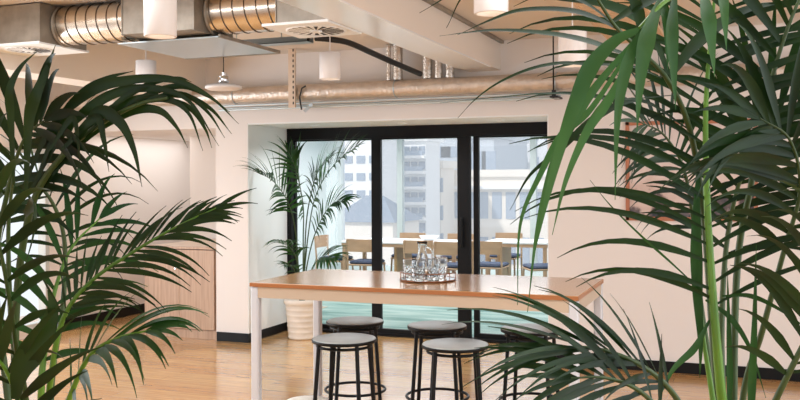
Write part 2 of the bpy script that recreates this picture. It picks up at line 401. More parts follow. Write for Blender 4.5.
chs = [(-5.12, 11.93, 0, 'beech chair with its back to the glass, seen through the left door pane'),
       (-5.82, 12.35, -pi/2, 'beech chair with blue cushion at the left end of the long meeting table'),
       (-4.26, 11.93, .05, 'beech chair with back to the glass, seen behind the cut-glass tumblers'),
       (-3.74, 11.78, -.05, 'beech chair with back to the glass, cut off by the middle door stile'),
       (-4.95, 13.15, pi, 'far-side beech chair peeking over the long meeting table at its left half'),
       (-4.15, 13.15, pi, 'far-side beech chair peeking over the long meeting table near the dark stile'),
       (-2.6, 12.05, pi/2+.5, 'beech chair with blue cushion turned sideways at the right pane table'),
       (-3.3, 12.05, .0, 'beech chair half hidden by the slim stile of the right pane'),
       (-3.5, 13.6, pi, 'beech chair on the window side of the right pane table')]
for i, (x, y, a, lb) in enumerate(chs):
    o = ch if i == 0 else copy_tree(ch)
    o.location = (x, y, -.004); o.rotation_euler = (0, 0, a); o['label'] = lb
def mtable(x0, x1, y0, y1, label, panels):
    r = empty('meeting_table', (x0, y0, -.004), label, 'table')
    MB().box(0, x1-x0, 0, y1-y0, .715, .745, bev=.005).build('tabletop', M['tabwhite'], r)
    MB().box(.01, x1-x0-.01, .01, y1-y0-.01, .67, .7145).build('apron', M['birch'], r)
    for xx in panels: MB().box(xx-x0, xx-x0+.04, .12, y1-y0-.08, 0, .67).build('leg_panel', M['beechdark'], r)
    for xx in (.02, x1-x0-.07):
        for yy in (.02, y1-y0-.07): MB().box(xx, xx+.05, yy, yy+.05, 0, .67).build('leg', M['birch'], r)
    return r
mtable(-5.58, -3.80, 12.02, 12.85, 'long white meeting table behind the two left door panes', (-4.78,))
mtable(-3.55, -2.62, 12.55, 13.3, 'small white-topped meeting table seen through the right door pane', (-3.35,))
# front board of the long table, visible under the top
bo = MB().lathe([(.02, 0), (.06, .004), (.13, .05), (.15, .075), (.145, .075), (.12, .05), (.05, .012), (0, .012)], n=24).build('serving_bowl', M['tabwhite'], loc=(-4.35, 12.45, .741))
tag(bo, 'white bowl on the long meeting table beyond the carafe', 'bowl')

# ------------------------------------------------------------------ city outside (upper floor view)
GZ = -24
struct('ground', B(-120, 60, 22, 160, GZ-.5, GZ), M['asphalt'])
def block(name, label, x0, x1, y0, y1, z1, m, rows, cols, wz, ww, wh, face_y=None, balcony=False, zt=None, right=False):
    r = empty(name, ((x0+x1)/2, y0, GZ), label, 'building')
    ox, oy = (x0+x1)/2, y0
    B(x0-ox, x1-ox, 0, y1-y0, 0, z1-GZ).build('facade', m, r)
    B(x0-ox-.25, x1-ox+.25, -.25, y1-y0+.25, z1-GZ, z1-GZ+.5).build('parapet', m, r)
    zt = z1-wz*.35 if zt is None else zt
    for i in range(rows):
        z = zt-i*wz-wh-GZ
        for j in range(cols):
            cx = x0-ox+(j+.5)*(x1-x0)/cols
            MB().box(cx-ww/2, cx+ww/2, -.06, .10, z, z+wh).build('window', M['bblue'], r)
        if balcony:
            b_ = MB().box(x0-ox-.1, x1-ox+.1, -.7, -.07, z-.30, z-.12).build('balcony', M['bwhite'], r)
            B(x0-ox, x1-ox, -.7, -.64, z-.12, z+.18).build('balustrade', M['bshade'], b_)
    return r
def gx(px, Y):
    u = (px-400)/F_PX; return (u*cos(YAW)-sin(YAW))/(u*sin(YAW)+cos(YAW))*Y
def gz(px, py, Y):
    u = (px-400)/F_PX; return EYE+(-(py-HOR)-ROLL*(px-400))/F_PX*Y/(u*sin(YAW)+cos(YAW))
block('apartment_building', 'white apartment block with stacked balconies behind the middle pane', gx(403, 55), gx(426, 55), 55, 57.8, gz(412, 141, 55), M['bwhite'], 8, 3, 1.0, .42, .5, balcony=True)
block('apartment_building', 'narrow cream side block right of the balconied apartment block', gx(429, 58.3), gx(441, 58.3), 58.3, 61.3, gz(432, 168, 58), M['bcream'], 5, 3, 1.9, .55, 1.0)
block('office_building', 'plain grey-blue tower rising behind the cream blocks', gx(430, 95), gx(462, 95), 95, 115, gz(445, 134, 95), M['bgrey'], 3, 2, 4.0, 3.0, 1.2)
block('office_building', 'pale grey office block at the top of the right pane', gx(474, 90), gx(494, 90), 90, 105, gz(480, 138, 90), M['bgrey'], 2, 2, 4.0, 1.5, 2.0)
block('office_building', 'tall pale patterned office block closing the view in the right pane', gx(497, 108), gx(600, 108), 108, 122, gz(500, 118, 108), M['bpale'], 6, 9, 3.6, .7, 1.6)
r = block('civic_building', 'long cream building with cornices filling the right pane', gx(437, 62), gx(560, 62), 62, 80, gz(450, 177, 62), M['bcream'], 2, 9, 3.2, .7, 1.9, zt=gz(450, 192, 62))
B(gx(437, 62)-(gx(437, 62)+gx(560, 62))/2-.4, (gx(560, 62)-gx(437, 62))/2, -.5, 0, gz(450, 189, 62)-GZ, gz(450, 186, 62)-GZ).build('cornice', M['bwhite'], r)
block('apartment_building', 'white building with paired windows behind the left pane', gx(318, 50), gx(380, 50), 50, 53.5, gz(345, 134, 50), M['bwhite'], 5, 5, 1.05, .55, .45, zt=gz(345, 156, 50))
hr = empty('roofed_annex', (gx(358, 44), 44, GZ), 'low cream annex with grey pitched roof behind the left pane', 'building')
zr0, zr1 = gz(358, 222, 44)-GZ, gz(358, 196, 44)-GZ
B(-1.6, 2.0, 0, 4, 0, zr0).build('facade', M['bcream'], hr)
MB().add([(-1.9, -.2, zr0), (2.2, -.2, zr0), (2.2, 4.2, zr0), (-1.9, 4.2, zr0), (-.2, 1.6, zr1), (.8, 1.6, zr1)], [(0, 1, 5, 4), (2, 3, 4, 5), (3, 0, 4), (1, 2, 5), (3, 2, 1, 0)]).build('roof', M['slate'], hr)

# ------------------------------------------------------------------ ceiling services
def plenum(x0, x1, label, diff, ext=.02):
    r = empty('plenum_box', ((x0+x1)/2, 4.93, 2.6), label, 'duct box', 'galvanised plenum boxes')
    h = (x1-x0)/2
    MB().box(-h, h, 0, .46, .006, .262).build('body', M['galv'], r)
    MB().box(-h, h, .0, .46, .262, .27).box(-h-.006, -h, -.006, .466, .0, .262).box(h, h+.006, -.006, .466, 0, .262).build('flange', M['galv'], r)
    if diff:
        cx, cy, R = diff[0]-(x0+x1)/2, diff[1]-4.93, diff[2]
        pl = MB().box(-h-ext, h+.003, -.01, .5, -.012, .004).build('ceiling_plate', M['white'], r)
        d = MB(); d.lathe([(R, -.018), (R+.012, -.020), (R+.014, -.013)], (cx, cy, 0), 40)
        d.build('diffuser_ring', M['white'], pl)
        MB().disc((cx, cy, -.0135), R, 40, 0, True).build('diffuser_throat', M['darkslot'], pl)
        v = MB()
        for k in range(18):
            a = 2*pi*k/18; a2 = a+.17; r0 = .035
            u, u2 = Vector((cos(a), sin(a), 0)), Vector((cos(a2), sin(a2), 0)); c = Vector((cx, cy, -.014))
            v.add([c+u*r0+Vector((0, 0, -.001)), c+u*R+Vector((0, 0, -.002)), c+u2*R+Vector((0, 0, 0)), c+u2*r0], [(0, 1, 2, 3)])
            v.add([c+u*r0+Vector((0, 0, -.0015)), c+u*R+Vector((0, 0, -.0025)), c+u2*R+Vector((0, 0, -.0005)), c+u2*r0+Vector((0, 0, -.0005))], [(3, 2, 1, 0)])
        v.cyl((cx, cy), .038, -.024, -.014, 20)
        v.build('diffuser_vanes', M['white'], pl)
    return r
plenum(-5.155, -4.585, 'galvanised plenum box with swirl diffuser at the top left corner', (-4.87, 5.13, .15))
plenum(-3.885, -3.325, 'galvanised plenum box between the two spiral ducts', None)
plenum(-2.72, -2.365, 'galvanised plenum box with swirl diffuser against the white beam', (-2.57, 5.18, .18), .10)
def spiral(x0, x1, label):
    r = empty('spiral_duct', (x0, 5.16, 2.74), label, 'duct', 'spiral ventilation ducts'); L = x1-x0; R = .138
    MB().tube([(0, 0, 0), (L, 0, 0)], R, 48).build('duct_tube', M['spiral'], r)
    s = MB(); pts = []; n = 40; turns = L/.088
    for i in range(int(turns*n)+1):
        t = i/n; x = t*.088; a = 2*pi*t
        if x < L: pts.append((x, (R+.002)*cos(a), (R+.002)*sin(a)))
    s.tube(pts, .0035, 6); s.build('seam', M['seam'], r)
    for x in (.014, L-.014):
        ring = [(x, (R+.0)*cos(2*pi*k/40), (R+.0)*sin(2*pi*k/40)) for k in range(40)]
        MB().tube(ring, .010, 6, closed=True).build('collar', M['galv'], r)
spiral(-4.577, -3.893, 'spiral duct between the left plenum box and the middle one')
spiral(-3.317, -2.728, 'spiral duct with warm underside beside the white beam')
# hanging galvanised panel under middle box
r = empty('galvanised_panel', (-3.66, 5.1, 2.575), 'flat galvanised sheet hanging under the middle ducts', 'metal panel')
MB().box(-.4, .42, 0, .82, 0, .008).build('sheet', M['steel'], r); MB().box(-.4, .42, .8, .83, -.002, .02).box(.41, .425, 0, .82, -.002, .02).build('folded_edge', M['galv'], r)
# grey cable tray behind
r = empty('cable_channel', (-3.45, 6.2, 2.69), 'grey steel cable channel running behind the right spiral duct', 'cable tray')
MB().box(-.55, .32, -.06, .06, 0, .006).box(-.55, .32, -.06, -.055, 0, .045).box(-.55, .32, .055, .06, 0, .045).build('channel', M['steel'], r)
MB().tube([(-.55, 0, .02), (-.2, -.01, .02), (.1, .01, .02), (.31, 0, .025)], .014, 8).build('cable', M['hose'], r)
for x in (-.3, .1): MB().tube([(x, -.05, .002), (x, -.05, .19)], .004, 6).build('hanger', M['steel'], r)
# black hose
def cat(pts, n=8):
    P = [Vector(p) for p in pts]; P = [2*P[0]-P[1]]+P+[2*P[-1]-P[-2]]; out = []
    for i in range(1, len(P)-2):
        for k in range(n):
            t = k/n; a, b, c, d = P[i-1:i+3]
            out.append(.5*((2*b)+(c-a)*t+(2*a-5*b+4*c-d)*t*t+(3*b-a-3*c+d)*t**3))
    out.append(P[-2]); return out
def P(px, py, Y):
    d = (cos(YAW)+(px-400)/F_PX*sin(YAW)); return at(px, py, Y/d)
hp = cat([P(316, 38, 6.25), P(332, 39.5, 6.35), P(350, 43, 6.5), P(376, 54.5, 6.8), P(402, 66, 7.1), P(421, 74, 7.35)])
o = MB().tube(hp, .024, 12).build('black_hose', M['hose']); tag(o, 'thick black flexible hose bending down towards the foil risers', 'hose')
# insulated duct on the back wall
r = empty('insulated_duct', (-6.9, 7.69, 2.47), 'long foil-wrapped round duct running above the sliding door', 'duct')
pts = [(x*.25, 0, 0) for x in range(0, 41)]
MB().tube(pts, .078, 24).build('duct_tube', M['foil'], r)
for x in (.9, 2.2, 3.9, 5.38, 7.2, 8.9):
    MB().tube([(x, .081*cos(2*pi*k/32), .081*sin(2*pi*k/32)) for k in range(32)], .005, 6, closed=True).build('clamp_band', M['steel'], r)
# risers
rr = None
for i, (x, rad, y, lb) in enumerate([(-3.075, .022, 7.69, 'slim foil riser leftmost above the insulated duct'), (-2.985, .046, 7.69, 'thick crinkled foil riser left of the black hose end'),
     (-2.70, .046, 7.70, 'crinkled foil riser at the black hose end'), (-2.595, .036, 7.70, 'foil riser just left of the white beam'), (-2.49, .042, 7.71, 'foil riser rightmost, tucked under the white beam')]):
    pr = []; n = 60; h = .33
    for k in range(n+1): pr.append((rad*(1+.06*((k % 2)*2-1)), k/n*h))
    o = MB().lathe(pr, n=20).build('foil_riser', M['crinkle'], loc=(x, y, 2.547)); tag(o, lb, 'duct', 'foil risers above the long duct')
# conduits
for i, (z, y, lb) in enumerate([(2.372, 7.70, 'uppermost of the thin steel conduits under the foil duct'), (2.352, 7.76, 'middle one of the thin steel conduits under the foil duct'), (2.33, 7.70, 'lowest of the thin steel conduits under the foil duct')]):
    o = MB().tube([(-4.9, y, z), (-1.5, y, z)], .0095, 8).build('conduit', M['conduit']); tag(o, lb, 'pipe', 'conduits under the duct')
# slotted strut
r = empty('slotted_strut', (-4.02, 7.585, 2.32), 'beige slotted strut hanging in front of the foil duct', 'bracket')
MB().box(-.035, .035, -.012, .012, 0, .558).build('strut', M['beige_metal'], r)
for k in range(11): MB().box(.012, .024, -.014, -.0122, .03+k*.05, .055+k*.05).build('slot', M['darkslot'], r)
r = empty('support_bracket', (-3.95, 7.62, 2.30), 'zinc angle bracket jutting out beside the beige strut', 'bracket')
MB().tube([(0, .1, .0), (.34, -.46, .0)], .02, 4, smooth=False).build('arm', M['steel'], r)
MB().tube([(.01, 0, .0), (.0, -.02, .12), (.03, -.03, .2), (.07, -.03, .22)], .008, 8).build('hook', M['hose'], r)
r = empty('threaded_hanger', (-1.53, 7.60, 2.34), 'dark threaded rod with clamp holding the foil duct on the right', 'hanger')
MB().tube([(0, 0, -.02), (0, 0, .54)], .006, 8).build('rod', M['alu'], r)
MB().box(-.03, .04, -.01, .2, -.015, .0).box(-.012, .02, -.015, .012, .0, .05).build('clamp', M['hose'], r)
# occupancy disc
r = empty('ceiling_sensor', (-5.0, 6.15, 2.38), 'white disc fitting with chrome cap hanging on a thin cable', 'fitting')
S = at(224, 87, 6.9); r.location = S
MB().lathe([(0, -.02), (.12, -.022), (.142, -.01), (.14, .006), (.09, .02), (.04, .03), (0, .032)], n=32).build('disc', M['lampw'], r)
MB().cyl((0, 0), .038, .028, .085, 20, bev=.004).cyl((0, 0), .022, .085, .11, 16).build('cap', M['chrome'], r)
MB().tube([(0, 0, .11), (0, 0, CZ-S.z-.002)], .004, 6).build('cable', M['hose'], r)
d2 = copy_tree(r, label='white disc fitting overhead in front of the pale beam underside')
d2.location = at(324, 4, 5.35)
for c_ in d2.children:
    if c_.name.startswith('cable'): c_.scale = (1, 1, (CZ-d2.location.z-.002)/(CZ-S.z-.002))
# pendants
def pendant():
    r = empty('cylinder_pendant', (0, 0, 0), 'x', 'pendant lamp', 'white cylinder pendant lamps')
    R, H = .074, .185
    MB().lathe([(R-.012, .04), (R-.012, 0.002), (R-.009, 0), (R-.002, 0), (R, .003), (R, H-.003), (R-.004, H), (0, H)], n=40).build('lamp_shade', M['lampw'], r)
    MB().disc((0, 0, .03), R-.0115, 32, 0, True).build('bulb', M['glow'], r)
    MB().tube([(0, 0, H), (0, 0, CZ-2.27)], .004, 6).build('rod', M['lampw'], r)
    return r
pd = pendant()
def D_at(px, py, D, z):
    q = at(px, py, D); return (q.x, q.y, z)
for i, (px, D, lb) in enumerate([(161, 4.15, 'large white cylinder pendant lamp in front of the middle plenum box'), (146.5, 6.6, 'small white cylinder pendant lamp lower left, above the palm fronds'),
        (330.5, 6.25, 'white cylinder pendant lamp hanging below the black hose'), (491.8, 3.85, 'white cylinder pendant lamp nearest the right palm, lit from inside'), (573, 4.75, 'white cylinder pendant lamp behind the right palm leaves, near the timber slats')]):
    o = pd if i == 0 else copy_tree(pd)
    zb = EYE+(HOR-[37, 86, 79.5, 14, 66][i]-ROLL*(px-400))/F_PX*D
    o.location = D_at(px, 37, D, zb); o['label'] = lb
for i, (px, D) in enumerate([(161, 4.02), (491.8, 3.78), (330.5, 5.95)]):
    q = at(px, 40, D); lamp('pendant_light', 'SPOT', (q.x, q.y, 2.24), (0, 0, 0), 14, (1, .9, .76), spot_size=radians(80), spot_blend=.6, shadow_soft_size=.05)
# slatted raft, top right
r = empty('slatted_raft', (-.83, 5.4, 2.76), 'suspended timber slat raft near the ceiling at top right', 'ceiling raft')
for x in (-.22, .2): MB().box(x, x+.02, 0, 2.3, 0, .03).build('rail', M['slat'], r)
s = MB(); k = 0
while k*.062 < 2.26: s.box(-.2, .2, .02+k*.062, .045+k*.062, .002, .028); k += 1
s.build('slats', M['slat'], r)
for x, y in ((-.19, .3), (.19, .3), (-.19, 2.0), (.19, 2.0)): MB().tube([(x, y, .03), (x, y, .118)], .004, 6).build('hanger', M['hose'], r)

# recessed downlights in the soffit over the sliding door
for i, (px, lb) in enumerate([(316, 'recessed downlight in the door soffit above the recess palm'), (404, 'recessed downlight in the door soffit above the middle pane'), (500, 'recessed downlight in the door soffit towards the right pane')]):
    u = (px-400)/F_PX; X = (u*cos(YAW)-sin(YAW))/(u*sin(YAW)+cos(YAW))*8.25
    r = empty('recessed_downlight', (X, 8.25, 2.19), lb, 'downlight', 'downlights over the door')
    MB().lathe([(.030, .0), (.034, -.004), (.046, -.004), (.047, .001)], n=24).build('trim_ring', M['white'], r)
    MB().disc((0, 0, .0005), .031, 24, 0, True).build('lens', M['glow'], r)
    lamp('downlight_lamp', 'SPOT', (X, 8.25, 2.18), (0, 0, 0), 38, (.92, .97, 1), spot_size=radians(150), spot_blend=.8, shadow_soft_size=.04)

# ------------------------------------------------------------------ cabinet
r = empty('storage_cabinet', (-5.945, WY, 0), 'two-door woodgrain cabinet with a black slot in the recess on the left', 'cabinet')
W_, Dp, Hc = .89, 1.2, .925
MB().box(0, .018, .02, Dp, 0, Hc).box(W_-.018, W_, .02, Dp, 0, Hc).box(.018, W_-.018, Dp-.02, Dp, 0, Hc).box(.018, W_-.018, .05, Dp-.02, .09, .11).build('body', M['cab'], r)
MB().box(0, W_, 0, Dp, Hc, Hc+.022, bev=.003).build('worktop', [M['cab_top']], r)
MB().box(0, W_, -.002, .02, Hc-.0, Hc+.0225).build('worktop_edge', M['cab'], r)
MB().box(.019, W_-.019, .03, .045, .001, .092).build('plinth', M['cab'], r)
for i in (0, 1):
    d = MB().box(.02+i*.426, .02+i*.426+.422, .0, .02, .1, Hc-.008, bev=.002).build('door', M['cab'], r)
    if i == 0:
        MB().box(.10, .36, -.003, -.0005, .80, .832, bev=.001).build('slot', M['darkslot'], d)
        MB().tube([(.40, .0, .72), (.40, -.01, .72)], .008, 16).build('lock', M['chrome'], d)
# framed access panel on recess wall
o = MB().box(-5.69, -5.60, 9.085, 9.099, 1.42, 1.98, bev=.004).build('access_panel', M['wall']); tag(o, 'narrow painted access panel on the wall above the cabinet', 'panel')

# ------------------------------------------------------------------ picture on the wall
r = empty('framed_picture', (-.438, WY-.001, 1.697), 'wide copper-toned framed print behind the right palm', 'picture')
hw, hh = .525, .42
MB().box(-hw, hw, -.03, 0, -hh, -hh+.032, bev=.003).box(-hw, hw, -.03, 0, hh-.032, hh, bev=.003).box(-hw, -hw+.032, -.03, 0, -hh, hh, bev=.003).box(hw-.032, hw, -.03, 0, -hh, hh, bev=.003).build('frame', M['framew'], r)
MB().box(-hw+.03, hw-.03, -.014, -.002, -hh+.03, hh-.03).build('print', M['art'], r)

# ------------------------------------------------------------------ high table
TX0, TX1, TY0, TY1, TZ = -2.622, -.773, 4.43, 5.263, 1.05
r = empty('high_table', ((TX0+TX1)/2, (TY0+TY1)/2, 0), 'long bar-height table with orange oak top and pale metal legs', 'table')
hx, hy = (TX1-TX0)/2, (TY1-TY0)/2
MB().box(-hx, hx, -hy, hy, TZ-.024, TZ, bev=.003).build('tabletop', M['oak_top'], r)
e = MB().box(-hx-.001, hx+.001, -hy-.001, -hy+.004, TZ-.0225, TZ-.0025).box(-hx-.001, -hx+.004, -hy, hy, TZ-.0225, TZ-.0025).box(hx-.004, hx+.001, -hy, hy, TZ-.0225, TZ-.0025).box(-hx, hx, hy-.004, hy+.001, TZ-.0225, TZ-.0025)
e.build('edge_band', M['oak_edge'], r)
L = .048
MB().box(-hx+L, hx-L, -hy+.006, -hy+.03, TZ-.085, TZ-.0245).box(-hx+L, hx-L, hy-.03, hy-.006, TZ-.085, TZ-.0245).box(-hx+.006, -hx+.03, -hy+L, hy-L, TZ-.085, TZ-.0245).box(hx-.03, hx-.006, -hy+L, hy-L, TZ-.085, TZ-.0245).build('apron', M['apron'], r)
for sx in (-1, 1):
    for sy in (-1, 1):
        x = sx*(hx-.002-L/2); y = sy*(hy-.002-L/2)
        MB().box(x-L/2, x+L/2, y-L/2, y+L/2, 0, TZ-.0245, bev=.008).build('leg', M['table_white'], r)

# ------------------------------------------------------------------ stools
def stool():
    r = empty('bar_stool', (0, 0, 0), 'x', 'stool', 'black bar stools around the high table')
    H = .76
    MB().lathe([(0, H-.016), (.165, H-.016), (.174, H-.014), (.176, H-.006), (.173, H-.001), (.169, H), (0, H-.0005)], n=48).build('seat', M['stool_seat'], r)
    MB().lathe([(.168, H-.022), (.1775, H-.019), (.1775, H-.005), (.1755, H-.003)], n=48).build('seat_rim', M['stool_black'], r)
    for k in range(4):
        a = pi/4+k*pi/2
        MB().tube([(.152*cos(a), .152*sin(a), H-.024), (.212*cos(a), .212*sin(a), .006)], .0115, 12).build('leg', M['stool_black'], r)
    def ring(R, z, rr): return MB().tube([(R*cos(2*pi*k/48), R*sin(2*pi*k/48), z) for k in range(48)], rr, 8, closed=True)
    ring(.1845, .335, .0085).build('footrest', M['stool_black'], r)
    ring(.148, H-.04, .008).build('under_ring', M['stool_black'], r)
    return r
st = stool()
for i, (x, y, a, lb) in enumerate([(-2.065, 4.49, .10, 'black bar stool at the front left, nearest the white table leg'), (-1.44, 4.535, .35, 'black bar stool at the front, in front of the tray'),
        (-2.262, 5.08, .55, 'black bar stool in the back row on the left, partly behind the front left one'), (-1.728, 5.085, .2, 'black bar stool in the middle of the back row'), (-1.175, 5.16, .0, 'black bar stool on the right, behind the dark palm fronds')]):
    o = st if i == 0 else copy_tree(st)
    o.location = (x, y, 0); o.rotation_euler = (0, 0, a); o['label'] = lb
# woven pouf
r = empty('woven_pouf', (-2.40, 4.71, 0), 'small round white woven pouf on the floor behind the front left stool', 'pouf')
pr = []
for k in range(15):
    for q in (-.5, 0): 
        pr.append((.150+.008*sin(pi*k/14)+(.005 if q else 0), .012+k*.0195+(q*.0)))
MB().lathe([(0, .002), (.15, .002)]+pr+[(.13, .305), (0, .31)], n=40).build('body', M['rope'], r); r.scale = (1, 1, 1.1)

# ------------------------------------------------------------------ tray, tumblers, carafe
TC = Vector((-1.71, 4.87, TZ)); TR = .158
r = empty('serving_tray', TC, 'round mirrored tray with a copper gallery rail on the high table', 'tray')
MB().cyl((0, 0), TR, .001, .008, 48, bev=.002).build('mirror_base', M['mirror'], r)
def ringz(R, z, rr): return MB().tube([(R*cos(2*pi*k/48), R*sin(2*pi*k/48), z) for k in range(48)], rr, 6, closed=True)
ringz(TR+.001, .006, .0045).build('lower_rim', M['copper'], r); ringz(TR+.001, .048, .003).build('rail', M['copper'], r)
for k in range(8):
    a = 2*pi*k/8+.2; MB().tube([((TR+.001)*cos(a), (TR+.001)*sin(a), .008), ((TR+.001)*cos(a), (TR+.001)*sin(a), .048)], .0022, 6).build('post', M['copper'], r)
def tumbler():
    n = 24; rows = 9
    def fn(r_, z, a, i, k):
        return r_*(1.0+(.05 if (i+k) % 2 else -.03)) if 1 < i < rows else r_
    prof = [(.030, .002), (.033, .004)]+[(.034+.004*k/8, .012+k*.0115) for k in range(rows-1)]+[(.0385, .118), (.0375, .121), (.036, .118), (.033, .02), (0, .016)]
    return MB().lathe([(0, .001)]+prof, n=n, smooth=False, fn=fn)
tb = tumbler().build('cut_glass_tumbler', M['crystal'])
for i, (px, D, lb) in enumerate([(409, 5.10, 'cut-glass tumbler at the left end of the tray'), (418, 5.02, 'cut-glass tumbler in front of the carafe'),
      (433.5, 5.08, 'cut-glass tumbler right of the carafe'), (440.5, 5.18, 'cut-glass tumbler at the right of the tray')]):
    o = tb if i == 0 else tb.copy()
    if i: COL.objects.link(o)
    q = at(px, 275, D); o.location = (q.x, q.y, TZ+.0082); o.rotation_euler = (0, 0, i*.7)
    tag(o, lb, 'glass', 'tumblers on the tray')
q = at(422, 270, 5.27)
r = empty('glass_carafe', (q.x, q.y, TZ+.0082), 'clear glass carafe with a flared spout standing on the tray', 'carafe')
MB().lathe([(0, .001), (.045, .001), (.052, .01), (.054, .05), (.048, .085), (.03, .125), (.024, .155), (.026, .185), (.031, .205), (.0295, .2055), (.0235, .185), (.0215, .155), (.0275, .125), (.045, .085), (.051, .05), (.049, .012), (0, .006)], n=28,
   fn=lambda r_, z, a, i, k: r_*(1+(.3*max(0, cos(a-2.6))**4 if z > .2 else 0))).build('body', M['crystal'], r)
MB().tube(cat([(.022, -.01, .175), (.06, -.02, .165), (.075, -.025, .12), (.05, -.02, .075)], 6), .0055, 8).build('handle', M['crystal'], r)

# ------------------------------------------------------------------ palms
def leaflet(mb, p0, d, n, L, Wd, droop, K=9, fold=.25, m=0, bias=.3):
    """blade: p0 base, d direction, n surface normal, gravity bend"""
    d = d.normalized(); p = Vector(p0); pts = [p.copy()]; ds = [d.copy()]
    for k in range(K):
        t = (k+1)/K
        d = (d+Vector((0, 0, -1))*droop*t/K*3).normalized()
        p = p+d*(L/K); pts.append(p.copy()); ds.append(d.copy())
    blade(mb, pts, Wd, n, fold, m, bias)
def blade(mb, pts, Wd, n, fold=.25, m=0, bias=.3):
    K = len(pts)-1; vs = []; nn = Vector(n)
    for k, p in enumerate(pts):
        d = (pts[min(k+1, K)]-pts[max(k-1, 0)]).normalized()
        s = d.cross(nn)
        if s.length < 1e-3: s = d.cross(Vector((.3, 1, .2)))
        s.normalize(); up = s.cross(d)
        t = k/K
        wv = Wd*.5*(min(1, .30+t/bias*.7) if t < bias else (1-((t-bias)/(1-bias))**1.25))
        wv = max(wv, .0006)
        vs += [p-s*wv-up*wv*fold*0, p+up*(-fold)*wv, p+s*wv]
        # keep normal moving with the blade
        nn = up
    fs = []
    for k in range(K):
        a = k*3; fs += [(a, a+1, a+4, a+3), (a+1, a+2, a+5, a+4)]
    mb.add(vs, fs, True, m)
def frond(plant, pts, n=14, L=.5, Wd=.026, t0=.3, normal=(0, 0, 1), a0=65, a1=22, droop=.5, rs=.008, mats=('leaf_dark', 'stem'), lift=.15, sides=(1, -1), shape=None, seed=None, K=9, part='frond', label=None, jit=.12, Lr=1.0):
    if seed is not None: random.seed(seed)
    C = cat(pts, 10); N = len(C)
    inv = plant.matrix_world.inverted() if False else Matrix.Translation(-plant.location)
    C = [inv @ c for c in C]
    lf = MB()
    nv = Vector(normal).normalized()
    def P_(t):
        x = t*(N-1); i = min(int(x), N-2); return C[i].lerp(C[i+1], x-i), (C[min(i+1, N-1)]-C[max(i-1, 0)]).normalized() if 0 else (C[i+1]-C[i]).normalized()
    for i in range(n):
        u = (i+.3)/n; t = t0+(1-t0)*u*.985
        prof = shape(u) if shape else (.55+.9*u if u < .4 else 1-.5*((u-.4)/.6)**1.5+.0)
        prof = min(prof, 1)
        for s in sides:
            tt = min(.995, t+random.uniform(-.3, .3)*(1-t0)/n)
            p, T = P_(tt); S = T.cross(nv).normalized(); Nn = S.cross(T).normalized()
            a = radians(a0+(a1-a0)*u+random.uniform(-6, 6))
            d = T*cos(a)+S*s*sin(a)+Nn*(lift+random.uniform(-.08, .08))
            leaflet(lf, p, d, Nn+S*s*random.uniform(-.4, .4), L*prof*random.uniform(1-jit, 1+jit)*(Lr if s < 0 else 1), Wd*random.uniform(.8, 1.15)*(.75+.25*prof), droop*random.uniform(.7, 1.3), K)
    p, T = P_(.995)
    for s in (-1, 1):
        S = T.cross(nv).normalized(); leaflet(lf, p, T+S*s*.18, nv, L*.42, Wd*.8, droop*.6, K)
    fo = lf.build(part, M[mats[0]], plant)
    if label: fo['label'] = label
    MB().tube(C, rs, 8, radii=[rs*(1-.82*(i/(N-1))**1.2) for i in range(N)]).build('stem', M[mats[1]], fo)
    return fo
def handfrond(plant, stem_pts, leaves, mats, rs=.006, label=None, normal=(0, -1, .3)):
    inv = -plant.location
    lf = MB()
    for pts, wd in leaves:
        c = [p+inv for p in cat([at(*q) for q in pts], 7)]
        blade(lf, c, wd, Vector(normal), .22, 0, .35)
    fo = lf.build('frond', M[mats[0]], plant)
    if label: fo['label'] = label
    c = [p+inv for p in cat([at(*q) for q in stem_pts], 10)]
    MB().tube(c, rs, 8, radii=[rs*(1-.7*i/(len(c)-1)) for i in range(len(c))]).build('stem', M[mats[1]], fo)
    return fo
def pot(plant, R, H, m, rings=0):
    pr = [(0, .001), (R*.74, .001), (R*.78, .01)]
    nseg = 36
    for k in range(nseg+1):
        t = k/nseg; rr = R*(.78+.18*t)
        if rings: rr += .0022*(1 if (k//2) % 3 == 0 else -1)
        pr.append((rr, .015+t*(H-.07)))
    pr += [(R, H-.05), (R*1.03, H-.045), (R*1.03, H-.004), (R*1.0, H), (R*.93, H), (R*.92, H-.05)]
    MB().lathe(pr, n=48).build('pot', m, plant)
    MB().lathe([(R*.92, H-.05), (R*.5, H-.035), (0, H-.03)], n=24).build('soil', M['soil'], plant)
Vv = Vector
camdir = Vv((-sin(YAW), cos(YAW), 0))
tocam = -camdir

